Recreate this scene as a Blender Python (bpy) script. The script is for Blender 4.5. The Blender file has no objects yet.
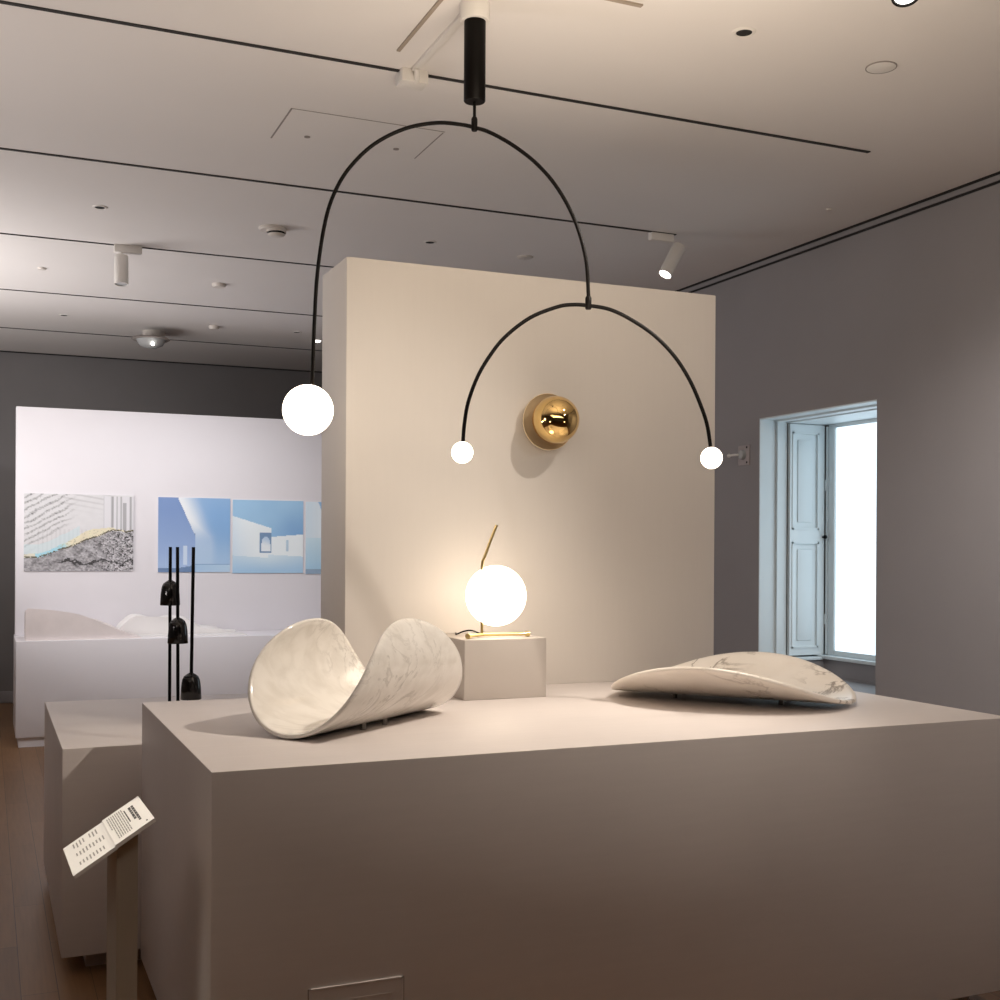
import bpy, bmesh, math, random
from mathutils import Vector, Matrix
from mathutils.noise import noise as mnoise
random.seed(7)
S = bpy.context.scene
COL = S.collection
PI = math.pi

# ------------------------------------------------------------------ camera
cd = bpy.data.cameras.new('camera'); cam = bpy.data.objects.new('camera', cd); COL.objects.link(cam)
cd.sensor_width = 36; cd.sensor_fit = 'HORIZONTAL'; cd.lens = 42.778; cd.shift_y = 0.0481
cam.matrix_world = (Matrix.Translation((0, 0, 1.55)) @ Matrix.Rotation(math.radians(-23.409), 4, 'Z')
                    @ Matrix.Rotation(math.radians(90), 4, 'X') @ Matrix.Rotation(math.radians(0.32), 4, 'Z'))
cd.clip_start = .05
S.camera = cam

# ------------------------------------------------------------------ world, exposure
w = bpy.data.worlds.new('world'); S.world = w; w.use_nodes = True
w.node_tree.nodes['Background'].inputs[0].default_value = (.9, .88, .92, 1)
w.node_tree.nodes['Background'].inputs[1].default_value = 0.0
S.view_settings.view_transform = 'Standard'; S.view_settings.look = 'None'
S.view_settings.exposure = 0.0; S.view_settings.gamma = 1.0; S.view_settings.use_curve_mapping = False
S.cycles.use_denoising = True
S.cycles.max_bounces = 8; S.cycles.diffuse_bounces = 5; S.cycles.caustics_reflective = False

# lamp strengths
BALL_L, BALL_S, BALL_T = 7.0, 6.0, 4.2
WARM = (1.0, .84, .66)
PANE = 1.35

def spot(name, loc, target, power, size, blend=.6, color=(1, 1, 1), radius=.04):
    l = bpy.data.lights.new(name, 'SPOT'); l.energy = power; l.spot_size = math.radians(size)
    l.spot_blend = blend; l.color = color; l.shadow_soft_size = radius
    o = bpy.data.objects.new(name, l); COL.objects.link(o); o.location = loc
    o.rotation_euler = (Vector(target) - Vector(loc)).to_track_quat('-Z', 'Y').to_euler()
    return o
def area(name, loc, target, power, sx, sy, color=(1, 1, 1)):
    l = bpy.data.lights.new(name, 'AREA'); l.energy = power; l.shape = 'RECTANGLE'; l.size = sx; l.size_y = sy; l.color = color
    o = bpy.data.objects.new(name, l); COL.objects.link(o); o.location = loc
    o.rotation_euler = (Vector(target) - Vector(loc)).to_track_quat('-Z', 'Y').to_euler()
    return o
# ceiling spots that wash the far exhibit panel
spot('panel_spot', (.78, 7.88, 3.17), (1.2, 10.4, 1.25), 104, 80, .9, (1, .98, 1), .02)
spot('panel_spot', (2.35, 7.85, 3.19), (2.1, 10.4, 1.25), 84, 80, .9, (1, .98, 1), .02)
# track spot at the far end of the second track, aimed down to the left
spot('track_spot', (3.77, 6.2, 3.19), (2.9, 5.9, 0), 25, 60, .8, (1, .9, .78))
# recessed downlight over the plinth, and the black rimmed ceiling spotlight beside it
spot('plinth_spot', (2.553, 3.662, 3.43), (2.62, 3.62, .99), 62, 48, .9, (1, .89, .77), .03)
spot('rim_spot', (2.66, 2.94, 3.28), (.85, 3.45, .99), 205, 88, .9, (1, .89, .77), .03)
# added fill spots, unseen, behind and above the viewer
spot('fill_spot', (-1.2, .9, 3.4), (.2, 3.0, 0.5), 76, 100, .9, (1, .87, .77), .6)
spot('fill_spot', (3.4, .5, 3.4), (4.6, 3.6, 1.4), 92, 110, .9, (1, .9, .82))
# narrow unseen spot added to brighten the slanted label
spot('label_fill', (.0, 2.75, 3.4), (.275, 3.03, .85), 190, 9, .5, (1, .93, .83), .02)
# unseen upward area lights, added as fill for the ceiling
area('left_fill', (-.75, 4.5, 1.6), (-.4, 5.0, 3.4), 17, .5, .5, (1, .92, .88))
area('far_fill', (-1.7, 8.7, 2.0), (-.9, 9.0, 3.4), 100, 2.2, 2.2, (1, .96, .95))
area('near_fill', (1.6, 2.7, 2.35), (1.8, 3.0, 3.4), 26, 1.2, 1.2, (1, .85, .68))
# made-up spot without a fitting, added to brighten the right wall
spot('wall_fill', (3.2, 2.6, 3.42), (4.69, 4.05, 1.3), 430, 72, 1., (1, .93, .88), .25)

# ------------------------------------------------------------------ materials
def mat(name, col, rough=.6, metal=0., spec=.5, emit=None, es=0., var=0., vscale=3., coat=0.):
    m = bpy.data.materials.new(name); m.use_nodes = True
    nt = m.node_tree; b = nt.nodes['Principled BSDF']
    b.inputs['Base Color'].default_value = (*col, 1); b.inputs['Roughness'].default_value = rough
    b.inputs['Metallic'].default_value = metal; b.inputs['Specular IOR Level'].default_value = spec
    b.inputs['Coat Weight'].default_value = coat
    if emit:
        b.inputs['Emission Color'].default_value = (*emit, 1); b.inputs['Emission Strength'].default_value = es
    if var:
        tc = nt.nodes.new('ShaderNodeTexCoord'); n = nt.nodes.new('ShaderNodeTexNoise')
        n.inputs['Scale'].default_value = vscale; n.inputs['Detail'].default_value = 6
        nt.links.new(tc.outputs['Object'], n.inputs['Vector'])
        r = nt.nodes.new('ShaderNodeValToRGB')
        r.color_ramp.elements[0].position = .3; r.color_ramp.elements[1].position = .7
        r.color_ramp.elements[0].color = (*[c * (1 - var) for c in col], 1)
        r.color_ramp.elements[1].color = (*[min(1, c * (1 + var)) for c in col], 1)
        nt.links.new(n.outputs['Fac'], r.inputs['Fac']); nt.links.new(r.outputs['Color'], b.inputs['Base Color'])
    return m

M = {}
M['ceiling'] = mat('ceiling_paint', (.78, .745, .72), .8, var=.015, vscale=1.2)
M['wall_grey'] = mat('grey_wall_paint', (.30, .285, .29), .75, var=.03, vscale=2)
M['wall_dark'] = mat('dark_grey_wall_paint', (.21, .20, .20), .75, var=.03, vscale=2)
M['cream'] = mat('cream_paint', (.73, .69, .645), .65, var=.015, vscale=2)
M['plinth'] = mat('plinth_paint', (.72, .665, .64), .5, var=.025, vscale=2.5)
M['block'] = mat('block_paint_shaded', (.60, .55, .505), .55, var=.02, vscale=3)  # plinth paint darkened, so the shade on the block is in its colour
M['white_panel'] = mat('white_panel_paint', (.79, .77, .80), .6, var=.01)
M['black'] = mat('black_satin_metal', (.004, .003, .0025), .4, spec=.12)
M['gloss_black'] = mat('gloss_black_lacquer', (.006, .005, .005), .16, spec=.6)
M['slot'] = mat('track_slot_black', (.02, .017, .015), .7)
M['gap'] = mat('shadow_gap_dark', (.01, .009, .008), .8)
M['seam'] = mat('panel_seam', (.30, .27, .25), .8)
M['seam_dark'] = mat('hatch_gap_brown', (.30, .25, .23), .8)
M['white_metal'] = mat('white_powder_coat', (.78, .75, .71), .45)
M['gold'] = mat('polished_gold', (.86, .60, .25), .04, 1.)
M['gold_satin'] = mat('satin_gold', (1.0, .80, .52), .4, .3)
M['brass'] = mat('brushed_brass', (.86, .66, .30), .28, 1.)
M['window_paint'] = mat('pale_blue_white_paint', (.71, .77, .79), .45)
M['pane'] = mat('bright_frosted_pane', (.9, .95, 1), .5, emit=(.72, .89, 1.0), es=PANE)
M['globe'] = mat('opal_glass_glowing', (1, .95, .88), .3, emit=WARM, es=BALL_L)
M['globe_small'] = mat('small_opal_glass_glowing', (1, .95, .88), .3, emit=WARM, es=BALL_S)
M['globe_table'] = mat('table_opal_glass_glowing', (1, .95, .88), .3, emit=WARM, es=BALL_T)
M['lens'] = mat('lit_lens', (1, 1, 1), .3, emit=(1, .96, .9), es=8.)
M['post'] = mat('taupe_painted_steel', (.44, .385, .31), .5, var=.05, vscale=8)
M['label_white'] = mat('white_label_board', (.86, .83, .78), .5)
M['ink'] = mat('label_ink', (.06, .055, .05), .7)
M['ink_grey'] = mat('label_ink_grey', (.30, .28, .26), .7)
M['model_white'] = mat('white_model_card', (.82, .80, .79), .7, var=.02, vscale=6)
M['model_pink'] = mat('pale_rose_model_foam', (.84, .77, .755), .75, var=.04, vscale=9)
M['print_edge'] = mat('print_board_edge', (.75, .76, .8), .5)
M['plate'] = mat('taupe_plastic_plate', (.40, .35, .345), .45)
M['plastic'] = mat('ivory_plastic', (.68, .63, .58), .45)
M['frost'] = mat('grey_lens_plastic', (.45, .46, .46), .25)

# light brushed look on top-facing plinth board: fine streaks
def streak(m, axis_scale, amt):
    nt = m.node_tree; b = nt.nodes['Principled BSDF']
    src = b.inputs['Base Color'].links[0].from_socket if b.inputs['Base Color'].links else None
    tc = nt.nodes.new('ShaderNodeTexCoord'); mp = nt.nodes.new('ShaderNodeMapping')
    mp.inputs['Scale'].default_value = axis_scale
    n = nt.nodes.new('ShaderNodeTexNoise'); n.inputs['Scale'].default_value = 4; n.inputs['Detail'].default_value = 8
    nt.links.new(tc.outputs['Object'], mp.inputs['Vector']); nt.links.new(mp.outputs['Vector'], n.inputs['Vector'])
    mr = nt.nodes.new('ShaderNodeMapRange'); mr.inputs['To Min'].default_value = 1 - amt; mr.inputs['To Max'].default_value = 1 + amt
    mr.inputs['From Min'].default_value = .3; mr.inputs['From Max'].default_value = .7
    nt.links.new(n.outputs['Fac'], mr.inputs['Value'])
    mx = nt.nodes.new('ShaderNodeVectorMath'); mx.operation = 'MULTIPLY'
    nt.links.new(src, mx.inputs[0]); nt.links.new(mr.outputs['Result'], mx.inputs[1])
    nt.links.new(mx.outputs['Vector'], b.inputs['Base Color'])
streak(M['plinth'], (1, 14, 14), .014)
streak(M['cream'], (14, 14, 1), .006)

def marble(name, base, warm, vein, scale, vwidth, streaky, rough):
    m = bpy.data.materials.new(name); m.use_nodes = True; nt = m.node_tree; b = nt.nodes['Principled BSDF']
    L = nt.links.new; N = nt.nodes.new
    tc = N('ShaderNodeTexCoord'); mp = N('ShaderNodeMapping'); mp.inputs['Rotation'].default_value = (.3, .2, .9)
    mp.inputs['Scale'].default_value = streaky
    L(tc.outputs['Object'], mp.inputs['Vector'])
    n1 = N('ShaderNodeTexNoise'); n1.inputs['Scale'].default_value = scale; n1.inputs['Detail'].default_value = 9
    n1.inputs['Distortion'].default_value = .9; n1.inputs['Roughness'].default_value = .6
    L(mp.outputs['Vector'], n1.inputs['Vector'])
    sub = N('ShaderNodeMath'); sub.operation = 'SUBTRACT'; sub.inputs[1].default_value = .5
    ab = N('ShaderNodeMath'); ab.operation = 'ABSOLUTE'
    L(n1.outputs['Fac'], sub.inputs[0]); L(sub.outputs[0], ab.inputs[0])
    r = N('ShaderNodeValToRGB'); r.color_ramp.elements[0].position = 0; r.color_ramp.elements[1].position = vwidth
    r.color_ramp.elements[0].color = (1, 1, 1, 1); r.color_ramp.elements[1].color = (0, 0, 0, 1)
    L(ab.outputs[0], r.inputs['Fac'])
    n3 = N('ShaderNodeTexNoise'); n3.inputs['Scale'].default_value = scale * .7; n3.inputs['Detail'].default_value = 2
    L(tc.outputs['Object'], n3.inputs['Vector'])
    r3 = N('ShaderNodeValToRGB'); r3.color_ramp.elements[0].position = .42; r3.color_ramp.elements[1].position = .62
    L(n3.outputs['Fac'], r3.inputs['Fac'])
    mu = N('ShaderNodeMath'); mu.operation = 'MULTIPLY'; L(r.outputs['Color'], mu.inputs[0]); L(r3.outputs['Color'], mu.inputs[1])
    n2 = N('ShaderNodeTexNoise'); n2.inputs['Scale'].default_value = scale * 2.2; n2.inputs['Detail'].default_value = 7
    n2.inputs['Distortion'].default_value = .5
    L(mp.outputs['Vector'], n2.inputs['Vector'])
    c1 = N('ShaderNodeMix'); c1.data_type = 'RGBA'; c1.inputs['A'].default_value = (*base, 1); c1.inputs['B'].default_value = (*warm, 1)
    r2 = N('ShaderNodeValToRGB'); r2.color_ramp.elements[0].position = .4; r2.color_ramp.elements[1].position = .66
    L(n2.outputs['Fac'], r2.inputs['Fac']); L(r2.outputs['Color'], c1.inputs['Factor'])
    c2 = N('ShaderNodeMix'); c2.data_type = 'RGBA'; c2.inputs['B'].default_value = (*vein, 1)
    L(c1.outputs['Result'], c2.inputs['A']); L(mu.outputs[0], c2.inputs['Factor'])
    L(c2.outputs['Result'], b.inputs['Base Color'])
    b.inputs['Roughness'].default_value = rough
    return m
M['marble_soft'] = marble('white_marble_soft_streaks', (.86, .83, .78), (.76, .725, .67), (.55, .52, .475), 2.4, .03, (1.1, 4.2, 3.0), .12)
M['marble_vein'] = marble('white_marble_dark_veins', (.93, .88, .81), (.88, .82, .74), (.26, .21, .165), 2.6, .026, (1, 1.3, 1), .3)

def wood():
    m = bpy.data.materials.new('brown_oak_floor'); m.use_nodes = True; nt = m.node_tree; b = nt.nodes['Principled BSDF']
    L = nt.links.new; N = nt.nodes.new
    tc = N('ShaderNodeTexCoord'); mp = N('ShaderNodeMapping'); mp.inputs['Rotation'].default_value = (0, 0, PI / 2)
    L(tc.outputs['Object'], mp.inputs['Vector'])
    br = N('ShaderNodeTexBrick'); br.inputs['Scale'].default_value = 1
    br.inputs['Brick Width'].default_value = 1.1; br.inputs['Row Height'].default_value = .12
    br.inputs['Mortar Size'].default_value = .0012; br.inputs['Bias'].default_value = -.2
    br.inputs['Color1'].default_value = (.225, .12, .055, 1); br.inputs['Color2'].default_value = (.155, .084, .04, 1)
    br.inputs['Mortar'].default_value = (.05, .03, .018, 1)
    L(mp.outputs['Vector'], br.inputs['Vector'])
    m2 = N('ShaderNodeMapping'); m2.inputs['Scale'].default_value = (22, 1.2, 1)
    L(tc.outputs['Object'], m2.inputs['Vector'])
    n = N('ShaderNodeTexNoise'); n.inputs['Scale'].default_value = 3; n.inputs['Detail'].default_value = 8
    L(m2.outputs['Vector'], n.inputs['Vector'])
    mr = N('ShaderNodeMapRange'); mr.inputs['To Min'].default_value = .7; mr.inputs['To Max'].default_value = 1.3
    L(n.outputs['Fac'], mr.inputs['Value'])
    mx = N('ShaderNodeVectorMath'); mx.operation = 'MULTIPLY'
    L(br.outputs['Color'], mx.inputs[0]); L(mr.outputs['Result'], mx.inputs[1]); L(mx.outputs['Vector'], b.inputs['Base Color'])
    b.inputs['Roughness'].default_value = .42
    return m
M['wood'] = wood()

def attr_mat(name):
    m = bpy.data.materials.new(name); m.use_nodes = True; nt = m.node_tree; b = nt.nodes['Principled BSDF']
    a = nt.nodes.new('ShaderNodeAttribute'); a.attribute_name = 'ink'
    nt.links.new(a.outputs['Color'], b.inputs['Base Color']); b.inputs['Roughness'].default_value = .35
    return m
M['print'] = attr_mat('printed_photo_paper')

# ------------------------------------------------------------------ mesh helpers
class B:
    def __init__(s): s.bm = bmesh.new(); s.mi = 0
    def face(s, vs):
        f = s.bm.faces.new(vs); f.material_index = s.mi; return f
    def box(s, x0, x1, y0, y1, z0, z1, bev=0., mx=None):
        r = bmesh.ops.create_cube(s.bm, size=1)
        m = Matrix.Translation(((x0 + x1) / 2, (y0 + y1) / 2, (z0 + z1) / 2)) @ Matrix.Diagonal((x1 - x0, y1 - y0, z1 - z0, 1))
        bmesh.ops.transform(s.bm, matrix=m, verts=r['verts'])
        vs = r['verts']
        if bev:
            es = list({e for v in vs for e in v.link_edges})
            o = bmesh.ops.bevel(s.bm, geom=es, offset=bev, segments=2, affect='EDGES', profile=.5)
            vs = list({v for v in o['verts']} | {v for f in o['faces'] for v in f.verts})
        if mx is not None: bmesh.ops.transform(s.bm, matrix=mx, verts=vs)
        for f in {f for v in vs for f in v.link_faces}: f.material_index = s.mi
        return s
    def cyl(s, p0, p1, r0, r1=None, n=32, cap=True):
        r1 = r0 if r1 is None else r1
        p0, p1 = Vector(p0), Vector(p1); d = p1 - p0
        r = bmesh.ops.create_cone(s.bm, cap_ends=cap, segments=n, radius1=r0, radius2=r1, depth=d.length)
        m = Matrix.Translation((p0 + p1) / 2) @ d.to_track_quat('Z', 'Y').to_matrix().to_4x4()
        bmesh.ops.transform(s.bm, matrix=m, verts=r['verts'])
        for f in {f for v in r['verts'] for f in v.link_faces}: f.material_index = s.mi; f.smooth = len(f.verts) == 4
        return s
    def sphere(s, c, r, seg=48, ring=32):
        o = bmesh.ops.create_uvsphere(s.bm, u_segments=seg, v_segments=ring, radius=r)
        bmesh.ops.transform(s.bm, matrix=Matrix.Translation(c), verts=o['verts'])
        for f in {f for v in o['verts'] for f in v.link_faces}: f.smooth = True; f.material_index = s.mi
        return s
    def lathe(s, prof, loc=(0, 0, 0), axis=(0, 0, 1), n=48):
        q = Vector(axis).to_track_quat('Z', 'Y').to_matrix().to_4x4(); m = Matrix.Translation(loc) @ q
        rings = []
        for r, z in prof:
            if r < 1e-6: rings.append([s.bm.verts.new(m @ Vector((0, 0, z)))])
            else: rings.append([s.bm.verts.new(m @ Vector((r * math.cos(2 * PI * i / n), r * math.sin(2 * PI * i / n), z))) for i in range(n)])
        for a, b in zip(rings, rings[1:]):
            for i in range(n):
                j = (i + 1) % n
                if len(a) == 1 and len(b) == 1: continue
                f = [a[0], b[j], b[i]] if len(a) == 1 else ([a[i], a[j], b[0]] if len(b) == 1 else [a[i], a[j], b[j], b[i]])
                s.face(f).smooth = True
        return s
    def tube(s, pts, r, n=12, cap=True):
        pts = [Vector(p) for p in pts]; up = None; rings = []
        for i, p in enumerate(pts):
            t = (pts[min(i + 1, len(pts) - 1)] - pts[max(i - 1, 0)]).normalized()
            if up is None:
                up = t.orthogonal().normalized()
            up = (up - t * up.dot(t)).normalized(); sd = t.cross(up)
            rings.append([s.bm.verts.new(p + (up * math.cos(2 * PI * k / n) + sd * math.sin(2 * PI * k / n)) * r) for k in range(n)])
        for a, b in zip(rings, rings[1:]):
            for k in range(n):
                s.face([a[k], a[(k + 1) % n], b[(k + 1) % n], b[k]]).smooth = True
        if cap: s.face(rings[0][::-1]); s.face(rings[-1])
        return s
    def prism(s, poly, d):
        """closed 3-D polygon extruded by vector d"""
        a = [s.bm.verts.new(p) for p in poly]; b = [s.bm.verts.new(Vector(p) + Vector(d)) for p in poly]
        s.face(a); s.face(b[::-1]); k = len(a)
        for i in range(k): s.face([a[i], b[i], b[(i + 1) % k], a[(i + 1) % k]])
        return s
    def build(s, name, mats, parent=None, sharp=40):
        if not isinstance(mats, (list, tuple)): mats = [mats]
        bmesh.ops.recalc_face_normals(s.bm, faces=s.bm.faces)
        off = Vector(origin(parent)) if parent else Vector((0, 0, 0))
        if off.length: bmesh.ops.translate(s.bm, vec=-off, verts=s.bm.verts)
        me = bpy.data.meshes.new(name); s.bm.to_mesh(me); s.bm.free()
        for m in mats: me.materials.append(m)
        try: me.set_sharp_from_angle(angle=math.radians(sharp))
        except Exception: pass
        o = bpy.data.objects.new(name, me); COL.objects.link(o)
        if parent: o.parent = parent
        return o
def origin(o):
    v = Vector(o.location)
    while o.parent: o = o.parent; v += Vector(o.location)
    return v
def thing(name, label, cat, loc, group=None):
    o = bpy.data.objects.new(name, None); COL.objects.link(o); o.location = loc; o.empty_display_size = .05
    return tag(o, label, cat, group)
def tag(o, label, cat, group=None, kind=None):
    o['label'] = label; o['category'] = cat
    if group: o['group'] = group
    if kind: o['kind'] = kind
    return o
def struct(o):
    o['kind'] = 'structure'; return o
def smooth_path(p, sub=8):
    p = [Vector(q) for q in p]; out = []
    for i in range(len(p) - 1):
        a, b, c, d = p[max(i - 1, 0)], p[i], p[i + 1], p[min(i + 2, len(p) - 1)]
        for k in range(sub):
            t = k / sub
            out.append(.5 * ((2 * b) + (c - a) * t + (2 * a - 5 * b + 4 * c - d) * t * t + (3 * b - a - 3 * c + d) * t ** 3))
    out.append(p[-1]); return out

CE = 3.455          # ceiling height
XR = 4.694          # right wall
YB = 12.65          # far wall
PT = .988           # plinth top

# ------------------------------------------------------------------ the room
struct(B().box(-4.2, 6, -3.2, YB + .2, -.1, 0).build('floor', M['wood']))
struct(B().box(-4.2, 6, -3.2, YB + .2, CE, CE + .12).build('ceiling', M['ceiling']))
struct(B().box(-4.2, 6, YB, YB + .15, 0, CE).build('wall_back', M['wall_dark']))
struct(B().box(-4.2, -4.05, -3.2, YB, 0, CE).build('wall_left', M['wall_grey']))
struct(B().box(-4.2, 6, -3.2, -3.05, 0, CE).build('wall_front', M['wall_grey']))
WY0, WY1, WZ0, WZ1 = 5.405, 6.535, .70, 2.417
b = B()
b.box(XR, XR + .75, -3.2, WY0, 0, CE); b.box(XR, XR + .75, WY1, YB, 0, CE)
b.box(XR, XR + .75, WY0, WY1, 0, WZ0); b.box(XR, XR + .75, WY0, WY1, WZ1, CE)
struct(b.build('wall_right', M['wall_grey']))
struct(B().box(-4.05, XR, YB - .018, YB, 0, .115, .004).build('baseboard_back', M['wall_grey']))
# dark reveal round the top of the walls, with the plaster band below it
struct(B().box(XR - .035, XR - .0005, -3.0, YB, CE - .006, CE + .01).build('trim_1', M['gap']))
b = B(); b.box(XR - .012, XR, -3.0, YB, 3.421, CE - .006)
struct(b.build('trim_2', M['wall_grey']))
struct(B().box(XR - .006, XR, -3.0, YB, 3.409, 3.421).build('trim_3', M['gap']))
struct(B().box(-4.0, XR - .04, YB - .045, YB - .0005, CE - .006, CE + .01).build('trim_4', M['gap']))

# recessed lighting tracks in the ceiling
for i, (y, x1, hw) in enumerate(((4.518, 3.868, .0105), (6.185, 3.826, .0105), (7.866, 3.83, .0095), (9.575, 3.85, .0095), (11.26, 3.87, .0095))):
    struct(B().box(-3.6, x1, y - hw, y + hw, CE - .004, CE + .01).build('trim_%d' % (5 + i), M['slot']))

# ------------------------------------------------------------------ window_1 in the right wall
win = bpy.data.objects.new('window_1', None); COL.objects.link(win); win.location = (XR, 5.97, WZ0); struct(win)
b = B(); WP = M['window_paint']
# far jamb lining in two steps, head lining in two steps, near jamb lining
b.box(XR + .001, 4.812, 6.527, WY1, WZ0, WZ1); b.box(4.822, 4.898, 6.508, WY1, WZ0, WZ1 - .012); b.box(4.812, 4.822, 6.53, WY1, WZ0, WZ1)
b.box(XR + .001, 4.80, WY0, WY1, 2.409, WZ1); b.box(4.812, 4.885, WY0, WY1, 2.398, WZ1); b.box(4.80, 4.812, WY0, WY1, 2.414, WZ1)
b.box(4.895, 5.24, WY0, WY1, 2.392, WZ1)
b.box(XR + .05, 5.24, WY0, WY0 + .012, WZ0, WZ1)
b.build('lining', WP, win)
b = B(); b.box(5.20, 5.245, 6.395, 6.46, .845, 2.392, .004); b.box(5.20, 5.245, WY0 + .012, WY0 + .07, .845, 2.392, .004)
b.box(5.201, 5.244, WY0 + .07, 6.395, .845, .879, .004); b.box(5.201, 5.244, WY0 + .07, 6.395, 2.366, 2.392, .004)
b.box(5.192, 5.204, 6.462, 6.474, .85, 2.38)
b.build('window_frame', WP, win)
B().box(5.215, 5.225, WY0 + .07, 6.395, .879, 2.366).build('pane', M['pane'], win)
b = B(); b.box(5.14, 5.25, WY0 + .012, 6.53, .822, .845, .004); b.box(4.87, 5.15, 6.44, 6.53, .815, .835, .003)
b.build('window_sill', WP, win)
b = B(); b.box(5.17, 5.25, WY0 + .012, 6.53, WZ0, .822); b.box(4.90, 5.17, 6.46, 6.53, WZ0, .815); b.box(5.155, 5.17, WY0 + .012, 6.46, WZ0, WZ0 + .012)
b.build('apron', M['wall_grey'], win)
b = B(); b.cyl((5.188, 5.93, .862), (5.2, 5.93, .862), .014); b.tube([(5.185, 5.90, .862), (5.185, 5.97, .858)], .006)
b.build('latch', M['window_paint'], win)
sh = B(); yS = 6.482
sh.box(4.905, 5.186, yS + .012, yS + .026, .846, 2.388)
for x0, x1, z0, z1 in ((4.905, 4.922, .846, 2.388), (5.14, 5.186, .846, 2.388), (4.922, 5.14, .846, .893), (4.922, 5.14, 1.602, 1.684), (4.922, 5.14, 2.335, 2.388)):
    sh.box(x0, x1, yS, yS + .014, z0, z1)
for z0, z1 in ((.893, 1.602), (1.684, 2.335)):         # raised panels with a bevelled moulding
    x0, x1 = 4.922, 5.14
    sh.box(x0 + .05, x1 - .05, yS + .003, yS + .014, z0 + .05, z1 - .05, .006)
    for (xa, xb, za, zb) in ((x0, x0 + .012, z0, z1), (x1 - .012, x1, z0, z1), (x0, x1, z0, z0 + .012), (x0, x1, z1 - .012, z1)):
        sh.box(xa, xb, yS - .005, yS + .014, za, zb)
s_o = sh.build('shutter', WP, win)
b = B(); b.cyl((5.172, yS, 1.637), (5.172, yS - .02, 1.637), .006); b.sphere((5.172, yS - .028, 1.637), .014, 20, 12)
b.build('knob', M['black'], s_o)['label'] = 'small dark shutter knob'
for z in (1.05, 1.95):
    b = B(); b.cyl((5.193, yS - .006, z), (5.193, yS - .006, z + .07), .006, n=12); b.build('hinge', WP, s_o)

# ------------------------------------------------------------------ freestanding display wall behind the plinth
dw = B().box(1.269, 2.948, 4.43, 4.79, 0, 2.669, .004).build('display_wall', M['cream'])
tag(dw, 'tall cream freestanding display wall carrying the round gold wall lamp', 'display wall', kind='thing')

# ------------------------------------------------------------------ plinths
def plinth(name, label, x0, x1, y0, y1, z1, kick, zb, m, cat='plinth', group=None):
    t = thing(name, label, cat, ((x0 + x1) / 2, (y0 + y1) / 2, 0), group)
    B().box(x0, x1, y0, y1, zb, z1, .003).build('body', m, t)
    B().box(x0 + kick, x1 - kick, y0 + kick, y1 - kick, 0, zb).build('toe_kick', m, t)
    return t
mp_ = plinth('display_plinth', 'large low greige display plinth in the foreground carrying both marble pieces', .519, 3.183, 2.998, 4.4295, PT, .09, .07, M['plinth'])
b = B(); z0h, z1h, x0h, x1h = .17, .412, .769, 1.024
for a0, a1, c0, c1 in ((x0h, x1h, z1h - .004, z1h), (x0h, x1h, z0h, z0h + .004), (x0h, x0h + .004, z0h, z1h), (x1h - .004, x1h, z0h, z1h)):
    b.box(a0, a1, 2.994, 2.9985, c0, c1)
b.box(x0h + .004, x1h - .004, 2.9965, 2.9985, z0h + .004, z1h - .004)
for a0, a1, c0, c1 in ((x0h + .035, x1h - .03, z1h - .042, z1h - .038), (x1h - .034, x1h - .03, z0h + .035, z1h - .04), (x0h + .035, x0h + .039, z0h + .035, z1h - .04)):
    b.box(a0, a1, 2.995, 2.9985, c0, c1)
b.build('access_hatch', M['plinth'], mp_)
b = B(); b.box(x0h - .003, x0h, 2.9965, 2.9985, z0h, z1h); b.box(x1h, x1h + .003, 2.9965, 2.9985, z0h, z1h); b.box(x0h, x1h, 2.9965, 2.9985, z0h - .003, z0h)
b.build('hatch_gap', M['seam_dark'], mp_)
plinth('display_plinth', 'square greige plinth behind the label stand carrying three slim black lamps', .256, 1.23, 4.529, 5.92, .821, .09, .07, M['plinth'])
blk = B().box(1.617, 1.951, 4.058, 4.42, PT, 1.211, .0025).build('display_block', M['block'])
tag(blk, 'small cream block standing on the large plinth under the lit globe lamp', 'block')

# ------------------------------------------------------------------ bent marble discs
def marble_piece(name, label, cx, cy, z0, h, Ra, Rb, rb, ro, m, th, feet):
    t = thing(name, label, 'marble seat', (cx, cy, PT))
    def P(s, tt, off=0.):
        a = tt / rb + ro
        x, y, z = s, (rb - off) * math.sin(a), rb - (rb - off) * math.cos(a)
        return Vector((cx + x * math.cos(h) - y * math.sin(h), cy + x * math.sin(h) + y * math.cos(h), z0 + z))
    bm = B(); NR, NA = 30, 160; lay = []
    def ring(k, off):
        return [bm.bm.verts.new(P(Ra * k * math.cos(2 * PI * i / NA), Rb * k * math.sin(2 * PI * i / NA), off)) for i in range(NA)]
    rings = [[bm.bm.verts.new(P(0, 0, th / 2))]]
    for k in range(1, NR): rings.append(ring(k / NR * .985, th / 2))
    rings += [ring(.993, th / 2 * .9), ring(.9985, th / 2 * .55), ring(1.0, 0), ring(.9985, -th / 2 * .55), ring(.993, -th / 2 * .9)]
    for k in range(NR - 1, 0, -1): rings.append(ring(k / NR * .985, -th / 2))
    rings.append([bm.bm.verts.new(P(0, 0, -th / 2))])
    for a, c in zip(rings, rings[1:]):
        for i in range(NA):
            j = (i + 1) % NA
            f = [a[0], c[j], c[i]] if len(a) == 1 else ([a[i], a[j], c[0]] if len(c) == 1 else [a[i], a[j], c[j], c[i]])
            bm.face(f).smooth = True
    bm.build('shell', m, t, sharp=80)
    for s, tt in feet:
        p = P(s, tt, -th / 2)
        fb = B(); fb.cyl((p.x, p.y, PT), (p.x, p.y, p.z + .004), .009, .008, 16); fb.build('foot', M['seam'], t)
    return t
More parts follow.
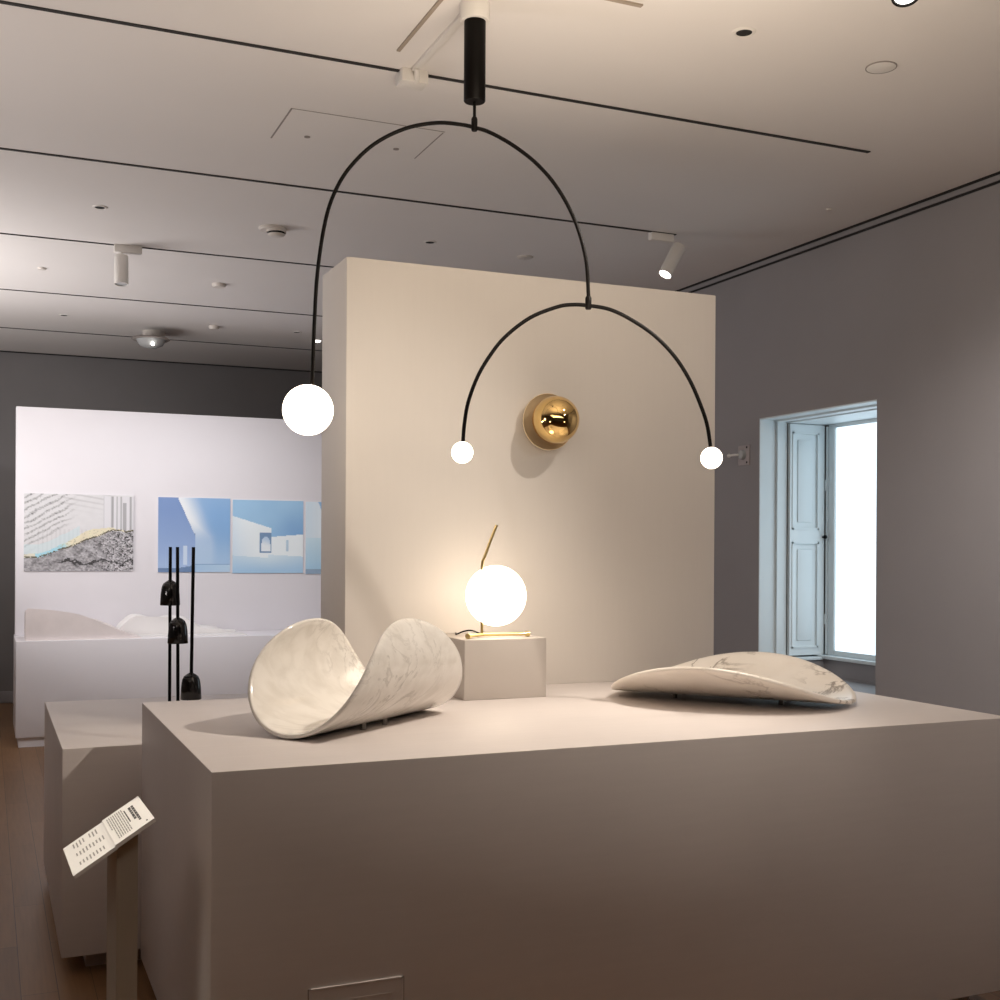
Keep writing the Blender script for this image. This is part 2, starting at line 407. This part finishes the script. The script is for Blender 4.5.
marble_piece('marble_seat', 'upright U shaped folded marble shell left of the lit globe lamp', 1.097, 3.654, .998, .685, .377, .45, .208, -.031,
             M['marble_soft'], .013, ((-.10, -.075), (.02, -.075), (-.1, .06), (.1, .06)))
marble_piece('marble_seat', 'shallow curved marble disc with dark veins lying flat on the plinth right side', 2.575, 3.747, 1.008, -.872, .449, .45, .765, -.014,
             M['marble_vein'], .015, ((-.2, -.06), (.2, -.06), (-.2, .06), (.2, .06)))

# ------------------------------------------------------------------ table lamp with a globe on the block
tl = thing('globe_table_lamp', 'brass table lamp with a glowing white globe standing on the cream block', 'lamp', (1.80, 4.15, 1.211))
zt = 1.211
B().sphere((1.781, 4.15, 1.369), .1155).build('globe', M['globe_table'], tl)
b = B(); b.tube(smooth_path([(1.724, 4.15, zt + .012), (1.724, 4.15, 1.30), (1.724, 4.15, 1.40), (1.724, 4.15, 1.49), (1.735, 4.15, 1.52), (1.758, 4.15, 1.58), (1.782, 4.15, 1.637)], 6), .0055, 14)
b.build('stem', M['brass'], tl)
b = B(); b.cyl((1.724, 4.15, zt + .011), (1.90, 4.14, zt + .011), .0065, n=16); b.build('base_bar', M['brass'], tl)
b = B(); b.cyl((1.724, 4.15, zt + .011), (1.652, 4.105, zt + .011), .0065, n=16); b.build('base_bar', M['brass'], tl)
for p, q in (((1.90, 4.14), (1.916, 4.138)), ((1.659, 4.110), (1.645, 4.098))):
    b = B(); b.cyl((*p, zt + .011), (*q, zt + .011), .0105, n=20); b.build('foot', M['brass'], tl)
b = B(); b.tube(smooth_path([(1.724, 4.155, zt + .012), (1.715, 4.23, zt + .022), (1.69, 4.25, zt + .018), (1.68, 4.30, zt + .004), (1.70, 4.36, zt + .004)], 6), .003, 8)
b.build('cord', M['black'], tl)['label'] = 'thin dark power cord'

# ------------------------------------------------------------------ round gold wall lamp
ws = thing('wall_lamp', 'round polished gold sphere lamp fixed to the cream display wall', 'wall lamp', (2.124, 4.43, 2.07))
cc = Vector((2.116, 4.43, 2.069))
b = B()
prof = [(0.0, .0), (.05, .0), (.09, .012), (.111, .028), (.1165, .037), (.115, .0395), (.109, .031), (.088, .017), (.05, .0055), (0.0, .0055)]
b.lathe(prof, cc, (0, -1, 0), 64); b.build('dish', M['gold_satin'], ws)
B().sphere((2.116, 4.43 - .103, 2.071), .0965, 64, 40).build('sphere', M['gold'], ws)

# ------------------------------------------------------------------ hanging mobile lamp
k = .979
hub = Vector((1.6 * k, 3.94 * k)); ax = Vector((math.cos(math.radians(23.409)), -math.sin(math.radians(23.409))))
def MP(a, z):
    p = hub + ax * a * k; return (p.x, p.y, 1.55 + (z - 1.55) * k)
ml = thing('mobile_lamp', 'black arched ceiling mobile lamp with three glowing globes of two sizes', 'lamp', (hub.x, hub.y, CE))
zc = CE - .02
b = B(); b.lathe([(0, 0), (.052, 0), (.052, -.058), (.049, -.062), (0, -.062)], (*MP(-.003, 3)[:2], CE), (0, 0, 1), 48); b.build('canopy', M['white_metal'], ml)
p = MP(-.003, 3.1455); b = B(); b.lathe([(0, 0), (.0355, 0), (.038, .003), (.038, CE - .06 - p[2]), (0, CE - .06 - p[2])], p, (0, 0, 1), 48); b.build('drop_cylinder', M['black'], ml)
b = B(); b.cyl(MP(-.003, 3.1455), MP(-.003, 3.06), .0055, n=16); b.build('stem', M['black'], ml)
b = B(); b.lathe([(0, -.024), (.009, -.024), (.011, -.02), (.011, .018), (.008, .024), (0, .024)], MP(-.003, 3.066), (0, 0, 1), 24); b.build('clamp', M['black'], ml)
BIG = [(-.5835, 2.08), (-.5789, 2.1333), (-.572, 2.3445), (-.5615, 2.5341), (-.5345, 2.7168), (-.4979, 2.8279), (-.4437, 2.9145), (-.359, 2.9945), (-.2498, 3.0493), (-.1404, 3.0700), (-.0553, 3.0651), (-.003, 3.0543), (.0544, 3.0363), (.1391, 2.9889), (.2253, 2.9214), (.2974, 2.8359), (.3588, 2.7218), (.3975, 2.5896), (.4086, 2.4537), (.4088, 2.4215)]
SM = [(-.0395, 1.91), (-.0375, 1.9324), (-.0332, 1.9897), (-.0204, 2.0685), (.0113, 2.1581), (.0538, 2.2335), (.1107, 2.3054), (.1997, 2.3746), (.2961, 2.4137), (.3505, 2.4222), (.407, 2.4197), (.4858, 2.4058), (.5647, 2.3683), (.6473, 2.3119), (.7193, 2.2372), (.7735, 2.1521), (.8117, 2.066), (.8356, 1.9945), (.8481, 1.9159), (.85, 1.895)]
B().tube(smooth_path([MP(*q) for q in BIG], 6), .0068, 14).build('arch', M['black'], ml)
B().tube(smooth_path([MP(*q) for q in SM], 6), .0068, 14).build('arch', M['black'], ml)
b = B(); b.lathe([(0, -.022), (.009, -.022), (.011, -.018), (.011, .018), (.008, .024), (0, .024)], MP(.4082, 2.428), (0, 0, 1), 24); b.build('clamp', M['black'], ml)
B().sphere(MP(-.5927, 2.0402), .0885).build('globe', M['globe'], ml)
B().sphere(MP(-.0398, 1.8913), .038, 32, 24).build('globe', M['globe_small'], ml)
B().sphere(MP(.8519, 1.8766), .038, 32, 24).build('globe', M['globe_small'], ml)

# feed conduit from the canopy to a box clipped on the first track
cf = thing('power_conduit', 'white ceiling conduit with a box on the track feeding the mobile lamp', 'conduit', (1.55, 4.45, CE))
b = B(); b.box(1.541, 1.571, 3.915, 4.47, CE - .014, CE + .002, .003); b.build('conduit', M['white_metal'], cf)
b = B(); b.box(1.505, 1.616, 4.478, 4.562, CE - .052, CE + .002, .004); b.build('track_box', M['white_metal'], cf)
b = B(); b.tube(smooth_path([(1.555, 4.44, CE - .012), (1.56, 4.46, CE - .03), (1.565, 4.475, CE - .04), (1.567, 4.49, CE - .046)], 5), .011, 12); b.build('connector', M['white_metal'], cf)

# ceiling access panels
ap = thing('ceiling_hatch', 'access panel outline in the ceiling behind the mobile arch', 'access panel', (1.565, 5.31, CE))
b = B(); b.box(1.211, 1.921, 5.1, 5.505, CE - .001, CE + .01); b.build('panel', M['ceiling'], ap)
b = B(); b.box(1.207, 1.214, 5.096, 5.505, CE - .0025, CE + .01); b.box(1.914, 1.919, 5.11, 5.505, CE - .0025, CE + .01); b.box(1.211, 1.921, 5.097, 5.0995, CE - .0022, CE + .01)
b.build('seam', M['seam'], ap)
for x, y in ((1.36, 5.42), (1.79, 5.41)):
    B().cyl((x, y, CE - .004), (x, y, CE + .01), .014, n=16).build('catch', M['seam'], ap)
cb = thing('ceiling_hatch', 'raised access panel in the ceiling around the mobile lamp canopy', 'access panel', (1.75, 3.9, CE))
b = B(); b.box(1.434, 1.448, 3.632, 4.335, CE - .006, CE + .01); b.box(1.434, 2.1, 3.618, 3.636, CE - .006, CE + .01)
b.build('seam', mat('panel_edge_tan', (.36, .30, .24), .8), cb)

# ------------------------------------------------------------------ three slim black lamps on the square plinth
def bell_lamp(label, x, lean, y, zs):
    zp = .821; x *= y / 5.3; zs = 1.55 + (zs - 1.55) * y / 5.3
    t = thing('bell_lamp', label, 'lamp', (x, y, zp), 'slim black lamps on the square plinth')
    b = B(); b.lathe([(0, 0), (.066, 0), (.068, .004), (.066, .009), (.012, .013), (.0, .013)], (x, y, zp), n=40); b.build('base', M['black'], t)
    b = B(); b.cyl((x, y, zp + .01), (x + lean, y, 1.547), .0072, n=16); b.build('pole', M['black'], t)
    xs = x + lean * (zs - zp) / .726
    b = B(); H = .112
    prof = [(.042, 0), (.0435, .002), (.041, .05)]
    prof += [(.0385 * math.cos(a) if a < 1.55 else .010, .068 + .044 * math.sin(a)) for a in (0.1, .35, .6, .85, 1.1, 1.3, 1.56)]
    prof += [(.0095, .112)]
    inner = [(.0095, .106), (.03, .098), (.036, .07), (.040, 0), (.042, 0)]
    b.lathe(prof + inner, (xs, y, zs), n=40); s = b.build('shade', M['gloss_black'], t)
    return t
bell_lamp('slim black pole lamp with its bell shade raised highest, leftmost of three', .736, .0, 5.46, 1.294)
bell_lamp('slim black pole lamp with its bell shade at middle height, between two others', .772, -.006, 5.3, 1.128)
bell_lamp('slim black pole lamp with its bell shade lowered near the base, rightmost of three', .826, .008, 5.14, .882)

# ------------------------------------------------------------------ label stand
ls = thing('label_stand', 'slanted white text label on a taupe post beside the large plinth', 'label stand', (.31, 3.05, 0))
B().prism([(.287, 2.922, 0), (.335, 2.922, 0), (.335, 2.922, .870), (.287, 2.922, .8395)], (0, .235, 0)).build('post', M['post'], ls)
e = Vector((.182, 0, .116)).normalized(); ny = Vector((-.0065, .2715, 0)).normalized(); nn = e.cross(ny).normalized()
A0 = Vector((.189, 2.9, .789)); Wd = .272; Ln = .216
def LP(u, v, hgt=0.): return A0 + e * u + ny * v + nn * hgt
def slab(u0, u1, v0, v1, h0, h1, bld):
    q = [LP(u0, v0, h0), LP(u1, v0, h0), LP(u1, v1, h0), LP(u0, v1, h0)]
    bld.prism(q, nn * (h1 - h0))
b = B(); slab(0, Ln * .515, 0, Wd, -.008, 0, b); b.build('label_board', M['label_white'], ls)
b = B(); slab(Ln * .515, Ln, 0, Wd, -.006, .003, b); b.build('label_board', M['label_white'], ls)
b = B()
rnd = random.Random(3)
b.mi = 0
for u, v0, v1 in ((.186, .062, .225), (.178, .10, .225)):            # bold heading
    v = v1
    while v > v0:
        l = min(rnd.uniform(.014, .03), v - v0 + .004); slab(u, u + .0062, v - l, v, .003, .0034, b); v -= l + .004
slab(.166, .169, .10, .225, .003, .0034, b)
b.build('printed_heading', M['ink'], ls)
b = B(); slab(.198, .202, .02, .03, .003, .0034, b); b.build('printed_mark', M['ink'], ls)
b = B()
for i in range(8):                                                  # paragraph lines
    u = .160 - i * .0056; v = .252; end = .03 if i < 7 else .13
    while v > end:
        l = rnd.uniform(.012, .03); slab(u, u + .0028, max(v - l, end), v, .003, .0034, b); v -= l + .005
b.build('printed_paragraph', M['ink_grey'], ls)
for c0, c1 in ((.19, .25), (.105, .16), (.025, .075)):              # three columns of short lines
    b = B()
    for i in range(9):
        if rnd.random() < .1: continue
        u = .094 - i * .0088; a = c1 - rnd.uniform(0, .006); l = rnd.uniform(.024, .05)
        slab(u, u + .0034, max(c0, a - l), a, 0, .0004, b)
    b.build('printed_column', M['ink_grey'], ls)

# ------------------------------------------------------------------ far exhibit: bench plinth, white panel, prints, models
plinth('exhibit_plinth', 'long pale lilac plinth in the far room under the white panel', .217, 3.4, 9.8, 10.62, .815, .02, .075, M['white_panel'])
wp = B().box(.224, 3.4, 10.45, 10.62, .815, 2.684, .003).build('white_partition', M['white_panel'])
tag(wp, 'wide white display panel in the far room carrying the printed pictures', 'partition', kind='thing')

def print_board(name, label, x0, x1, z0, z1, fn, nx, nz, group=None):
    y = 10.45; d = .012
    t = thing(name, label, 'print', ((x0 + x1) / 2, y, z0), group)
    B().box(x0, x1, y - d, y, z0, z1).build('board', M['print_edge'], t)
    bm = bmesh.new(); V = [[bm.verts.new((x0 + (x1 - x0) * i / nx - (x0 + x1) / 2, -d - .0008, (z1 - z0) * j / nz)) for j in range(nz + 1)] for i in range(nx + 1)]
    cols = []
    for i in range(nx):
        for j in range(nz):
            bm.faces.new([V[i][j], V[i + 1][j], V[i + 1][j + 1], V[i][j + 1]]); cols.append(fn((i + .5) / nx, (j + .5) / nz))
    me = bpy.data.meshes.new('image'); bm.to_mesh(me); bm.free()
    at = me.color_attributes.new('ink', 'FLOAT_COLOR', 'CORNER')
    buf = []
    for c in cols: buf += [*c, 1.] * 4
    at.data.foreach_set('color', buf)
    me.materials.append(M['print'])
    o = bpy.data.objects.new('image', me); COL.objects.link(o); o.parent = t
    return t
def mix(a, b_, t):
    t = max(0., min(1., t)); return tuple(x + (y - x) * t for x, y in zip(a, b_))
def sm(a, b_, x):
    t = max(0., min(1., (x - a) / (b_ - a))); return t * t * (3 - 2 * t)
def fbm(x, y, s):
    return mnoise((x * s, y * s, 3.1)) * .6 + mnoise((x * s * 2.1, y * s * 2.1, 7.7)) * .4

def landscape(u, v):
    base = (.72, .73, .76)
    ridge = .17 + .006 * math.sin(u * 25) + .012 * fbm(u, .3, 20) + (.54 * max(0, (u - .1)) ** 1.12) * (1 - .25 * sm(.75, 1, u))           # lower edge of the bright slope
    top = ridge + .05 + .07 * sm(.2, .6, u) * (1 - sm(.62, .8, u)) - .03 * sm(.78, .85, u)
    n = fbm(u, v, 14); n2 = fbm(u + 3, v, 45)
    if v < ridge:                                                                        # grey rocks
        g = .38 + .30 * n + .34 * n2 + .35 * n2 * sm(.35, .9, u - v * .3)
        if abs(v - (.12 + .06 * n + .02 * math.sin(u * 20))) < .014 and u > .3: g = .06
        if u > .55: g += .22 * math.sin((u * 1.2 + v) * 85 + n * 14 + n2 * 6) * sm(.55, .85, u)
        g = max(.03, min(.85, g)); return (g * .98, g * .96, g)
    if v < ridge + .018 and n2 > -.15: return (.11, .10, .05)
    if v < top:
        c = mix((.80, .72, .55), (.88, .84, .62), .5 + n)
        if u < .42: c = mix((.42, .74, .86), c, sm(.30, .45, u + n * .08))
        if u < .1: c = (.8, .78, .66)
        if n2 > .25: c = mix(c, (.5, .48, .34), .6)
        return c
    if u > .72 and v < .98:                                                              # columns
        s = math.sin(u * 110 + 2 * math.sin(u * 37)); g = .78 if s > -.1 else (.62 if s > -.7 else .42)
        if .90 < u < .935 and v > .3 and v < .9: g = .45
        return (g, g, g * 1.04)
    k_ = sm(.32, 0, u - (v - .45) * .8)
    w_ = .05 * fbm(u, v, 5)
    hatch = .75 * math.sin((u * .75 - v + w_) * 78) + .8 * math.sin((u * 1.15 + v * .8 + w_) * 60) * n2 * 2.2
    far = math.sin((v * 2.2 + u * .5) * 42) * sm(.7, 1, v) * (1 - sm(.7, .9, u))
    g = .76 + .04 * n - .42 * max(0, hatch) * sm(.46, .70, v + (.35 - u) * .9) * (1 - sm(.30, .52, u)) - .16 * max(0, far) * sm(.25, .4, u)
    if v < .55 and u > .12: g -= .06 * (1 if math.sin(u * 160) > .3 else 0)
    if v < top + .12 and u < .5: return mix((g, g, g), (.62, .80, .86), .5)
    return (g, g, g * 1.02)
def blue1(u, v):
    wallc = mix((.22, .34, .62), (.36, .50, .78), sm(.9, .1, v))
    edge = .27 + (1 - v) * .47 if v > .48 else .51
    if u < edge and not (v < .48 and u > .51):
        c = mix(wallc, (.45, .60, .84), sm(.3, .0, v) * .6)
        if .34 < u < .40 and .1 < v < .36: c = (.62, .74, .9)
        if v < .06 + .16 * max(0, u - .3): c = (.17, .27, .46)
        return c
    g = sm(.0, .34, u - (edge if v > .48 else .51))
    c = mix((.90, .95, .98), (.30, .50, .78), max(g, sm(.75, .38, v) * .72))
    c = mix(c, (.22, .43, .75), sm(.5, .8, u) * sm(.3, .65, v) * sm(1.1, .75, v) * .6)
    if v < .5: c = mix(c, (.50, .68, .88), sm(.5, .1, v) * .5)
    if v < .10: c = mix((.30, .50, .76), (.52, .70, .88), u)
    if .10 <= v < .115: c = (.26, .42, .66)
    if .495 < u < .515 and v < .52: c = (.20, .33, .52)
    return c
def blue2(u, v):
    ceil_e = .78 - .30 * u if u < .55 else .50 + (u - .55) * .08
    if v > ceil_e:
        return mix((.36, .60, .84), (.22, .42, .72), sm(.3, 1, u) * sm(1.0, .5, v) + .25 * fbm(u, v, 3))
    if v < .24 - .06 * u + (.06 if u > .5 else 0) * (1 - v):
        return mix((.40, .62, .84), (.72, .86, .94), sm(.0, .26, v) * (1 - abs(u - .5)))
    c = mix((.62, .78, .92), (.86, .94, .97), sm(-.1, .5, u + v * .3))
    if .38 < u < .55 and .28 < v < .56:
        arch = v > .40 and (u - .465) ** 2 / .0036 + (v - .40) ** 2 / .0110 > 1
        c = (.20, .33, .52) if arch or u < .395 or u > .535 or v < .295 else mix((.50, .66, .84), (.86, .92, .96), sm(.5, .36, v + .25 * (u - .46)))
    if .76 < u < .79 and .3 < v < .46: c = (.50, .66, .80)
    return c
def blue3(u, v):
    if u > .18 + (1 - v) * .42 and v > .4: return mix((.34, .56, .80), (.20, .40, .68), u)
    if v < .07: return (.30, .42, .56)
    if v < .5: return mix((.38, .62, .82), (.62, .80, .90), v * 2)
    return mix((.66, .80, .90), (.90, .94, .96), u * 2)
print_board('rendering_print', 'grey printed landscape view with a cyan and yellow slope, leftmost on the white panel', .287, 1.145, 1.339, 1.976, landscape, 150, 110)
print_board('photo_print', 'blue photo print of a room corner behind the black lamps', 1.347, 1.955, 1.328, 1.968, blue1, 90, 90, 'blue photo prints on the white panel')
print_board('photo_print', 'blue photo print of a room with a small open doorway in its middle', 1.977, 2.602, 1.318, 1.960, blue2, 90, 90, 'blue photo prints on the white panel')
print_board('photo_print', 'blue photo print cut off by the edge of the cream display wall', 2.626, 3.25, 1.31, 1.955, blue3, 90, 90, 'blue photo prints on the white panel')

zs = .815
def terrain(name, label, prof, y0, y1, m, rough, seed=1.3):
    """lump of card with the given skyline, faceted towards the back"""
    bm = B(); xs0, xs1 = prof[0][0], prof[-1][0]; nx, ny = 44, 8
    def hz(x):
        for (a, za), (c, zc_) in zip(prof, prof[1:]):
            if x <= c + 1e-6: return za + (zc_ - za) * (x - a) / (c - a)
        return prof[-1][1]
    top = []; bot = []
    for i in range(nx + 1):
        x = xs0 + (xs1 - xs0) * i / nx; rt = []; rb_ = []
        for j in range(ny + 1):
            y = y0 + (y1 - y0) * j / ny
            z = zs + max(.002, (hz(x) - zs) * (1 - .18 * (j / ny) ** 2) + (rough * mnoise((x * 6, y * 7, seed)) if 0 < j else 0))
            rt.append(bm.bm.verts.new((x, y, z))); rb_.append(bm.bm.verts.new((x, y, zs)))
        top.append(rt); bot.append(rb_)
    for i in range(nx):
        for j in range(ny):
            bm.face([top[i][j], top[i + 1][j], top[i + 1][j + 1], top[i][j + 1]]); bm.face([bot[i][j], bot[i][j + 1], bot[i + 1][j + 1], bot[i + 1][j]])
        bm.face([bot[i][0], bot[i + 1][0], top[i + 1][0], top[i][0]]); bm.face([bot[i][ny], top[i][ny], top[i + 1][ny], bot[i + 1][ny]])
    for j in range(ny):
        bm.face([bot[0][j], top[0][j], top[0][j + 1], bot[0][j + 1]]); bm.face([bot[nx][j], bot[nx][j + 1], top[nx][j + 1], top[nx][j]])
    o = bm.build(name, m, None, 15); tag(o, label, 'model', 'terrain models on the far plinth'); return o
terrain('terrain_model', 'tall pale rose terrain model with a falling slope at the left of the far plinth',
        [(.285, 1.05), (.292, 1.066), (.40, 1.058), (.50, 1.046), (.60, 1.03), (.682, 1.012), (.80, .965), (.907, .915), (1.0, .872), (1.145, .822)], 9.84, 10.12, M['model_pink'], .02)
terrain('terrain_model', 'low white terrain model tapering right behind the black lamps',
        [(.985, .835), (1.01, .885), (1.10, .962), (1.145, .980), (1.25, .968), (1.38, .966), (1.54, .946), (1.66, .866), (1.80, .856), (1.95, .832)], 10.14, 10.40, M['model_white'], .05)
sp_ = B(); sp_.prism([(1.146, 9.9, zs), (2.0, 9.9, zs), (2.0, 10.13, zs), (1.146, 10.13, zs)], (0, 0, .008))
tag(sp_.build('base_sheet', M['model_white']), 'thin white base sheet in front of the low white model on the far plinth', 'base sheet')

# ------------------------------------------------------------------ ceiling fittings
def downlight(label, x, y, r, rh, grp=None):
    t = thing('recessed_downlight', label, 'downlight', (x, y, CE), grp)
    b = B(); b.lathe([(rh, -.001), (rh + .004, -.005), (r - .004, -.004), (r, 0), (r, .002), (rh, .002), (rh, -.001)], (x, y, CE), n=40); b.build('trim_ring', M['white_metal'], t)
    b = B(); b.lathe([(0, .0), (rh + .001, -.0015), (rh + .001, .004), (0, .004)], (x, y, CE - .002), n=40); b.build('aperture', M['gap'], t)
    return t
downlight('round recessed downlight with a black centre, nearest in the ceiling right of the mobile', 2.553, 3.662, .044, .028)
for lab, x, y in (('small black hole downlight above the left track spotlight', .581, 7.028), ('small black hole downlight above the cream display wall', 2.532, 6.973),
                  ('tiny black hole downlight beside the left arm of the mobile', 2.523, 10.383), ('tiny black hole downlight at far left near the far wall', .585, 10.441)):
    downlight(lab, x, y, .042, .026, 'small black hole downlights')
b = B(); b.lathe([(0, -.006), (.046, -.006), (.056, -.003), (.058, .003), (0, .003)], (3.23, 3.706, CE), n=48)
t = thing('ceiling_disc', 'flat round ceiling cap right of the black centred downlight', 'ceiling disc', (3.23, 3.706, CE)); b.build('disc', M['white_metal'], t)
b = B(); b.lathe([(.056, -.004), (.060, -.004), (.060, .002), (.056, .002), (.056, -.004)], (3.23, 3.706, CE), n=48); b.build('rim', M['seam'], t)
def cap(label, x, y, r, h=.01):
    b = B(); b.lathe([(0, -h), (r * .8, -h), (r, -h * .4), (r, .003), (0, .003)], (x, y, CE), n=32)
    return tag(b.build('ceiling_disc', M['plastic']), label, 'ceiling disc')
cap('flat round cap on the shaded ceiling just above the display wall', 3.228, 7.072, .052)
cap('small round cap on the ceiling below the round smoke detector', 1.545, 8.727, .05, .025)
cap('tiny round cap on the ceiling left of the white track spotlight', .346, 8.738, .03, .012)
cap('small cap on the ceiling right of the twin emergency lamp', 1.801, 10.407, .045, .03)
cap('tiny round cap on the plain ceiling near the right wall', 4.315, 5.367, .018, .008)
# smoke detector
t = thing('smoke_detector', 'round ivory smoke detector on the ceiling left of the mobile arm', 'smoke detector', (1.566, 7.06, CE))
b = B(); b.lathe([(0, -.016), (.075, -.016), (.082, -.008), (.082, .003), (0, .003)], (1.566, 7.06, CE), n=40); b.build('base', M['plastic'], t)
b = B(); b.lathe([(0, -.052), (.03, -.052), (.045, -.046), (.052, -.038)], (1.585, 7.05, CE), n=40); b.lathe([(.056, -.028), (.058, -.014), (0, -.014)], (1.585, 7.05, CE), n=40); b.build('sensor_head', M['plastic'], t)
b = B(); b.lathe([(0, -.040), (.047, -.040), (.049, -.034), (.049, -.026), (0, -.026)], (1.585, 7.05, CE), n=40); b.build('vent_slot', M['gap'], t)
# twin emergency lamp
t = thing('emergency_lamp', 'double emergency lamp with a lit lens on the ceiling near the far wall', 'emergency lamp', (1.30, 10.75, CE))
b = B(); b.lathe([(0, -.10), (.08, -.10), (.095, -.07), (.095, .002), (0, .002)], (1.36, 10.9, CE), n=36); b.build('housing', M['plastic'], t)
b = B(); b.lathe([(0, -.115), (.15, -.115), (.165, -.105), (.15, -.095), (0, -.09)], (1.31, 10.70, CE), n=40); b.build('collar', M['seam'], t)
b = B(); b.lathe([(0, -.19), (.05, -.183), (.10, -.16), (.125, -.115), (0, -.11)], (1.31, 10.68, CE), n=40); b.build('dome', M['frost'], t)
b = B(); b.sphere((1.31, 10.565, CE - .168), .014, 16, 10); b.build('lens', M['lens'], t)
# track spotlights
def track_spot(label, x, y, x0, x1, yy, top, bot, r, lit):
    t = thing('track_spotlight', label, 'spotlight', ((x0 + x1) / 2, yy, CE))
    B().box(x0, x1, yy - .022, yy + .022, CE - .048, CE + .002, .004).build('adapter', M['white_metal'], t)
    top, bot = Vector(top), Vector(bot); d = (bot - top).normalized()
    b = B(); b.cyl((top.x, top.y, CE - .046), top + d * .02, .009, n=14); b.build('stem', M['white_metal'], t)
    b = B(); L = (bot - top).length
    b.lathe([(0, 0), (r * .93, 0), (r, .006), (r, L), (r * .9, L), (r * .88, L - .012), (0, L - .012)], top, d, 40); b.build('head', M['white_metal'], t)
    b = B(); b.lathe([(0, 0), (r * .86, 0), (r * .86, .003), (0, .003)], bot - d * .008, d, 40); b.build('lens', M['lens'] if lit else M['frost'], t)
    return t
track_spot('unlit looking white cylinder spotlight hanging straight from the third track at left', 0, 0, .735, .905, 7.866, (.778, 7.85, 3.385), (.778, 7.83, 3.20), .043, False)
track_spot('tilted white cylinder spotlight with a lit lens at the right end of the second track', 0, 0, 3.655, 3.81, 6.2, (3.862, 6.2, 3.39), (3.752, 6.185, 3.205), .042, True)
t = thing('ceiling_spotlight', 'black rimmed spotlight with a bright lens at the top edge of the picture', 'spotlight', (2.66, 2.95, CE))
d = Vector((-.18, -.35, -1)).normalized(); p0 = Vector((2.705, 3.005, 3.425)); p1 = p0 + d * .115
b = B(); b.cyl((2.705, 3.005, CE + .002), p0 + d * .02, .012, n=16); b.build('stem', M['black'], t)
b = B(); b.lathe([(0, 0), (.04, 0), (.046, .01), (.046, .115), (.038, .115), (.036, .10), (0, .10)], p0, d, 40); b.build('head', M['black'], t)
b = B(); b.lathe([(0, 0), (.036, 0), (.036, .004), (0, .004)], p0 + d * .107, d, 40); b.build('lens', M['lens'], t)
t = thing('recessed_downlight', 'tiny lit downlight on the far ceiling at the left edge of the display wall', 'downlight', (2.80, 10.75, CE))
b = B(); b.lathe([(0, -.012), (.03, -.008), (.036, .002), (0, .002)], (2.80, 10.75, CE), n=24); b.build('lens', M['lens'], t)

# small wall control on the right wall
t = thing('wall_control', 'small taupe square wall plate with a knob left of the window', 'wall control', (XR, 6.70, 2.185))
B().box(XR - .01, XR, 6.635, 6.765, 2.118, 2.252, .004).build('plate', M['plate'], t)
b = B(); b.lathe([(0, .03), (.022, .03), (.030, .024), (.034, 0), (0, 0)], (XR - .01, 6.70, 2.188), (-1, 0, 0), 28); b.build('knob', M['frost'], t)
b = B(); b.tube([(XR - .03, 6.71, 2.188), (XR - .055, 6.74, 2.188), (XR - .06, 6.79, 2.186)], .008, 12); b.sphere((XR - .06, 6.795, 2.186), .014, 16, 10); b.build('lever', M['white_metal'], t)
for z in (2.135, 2.236):
    B().cyl((XR - .013, 6.66, z), (XR - .009, 6.66, z), .007, n=12).build('screw', M['gap'], t)
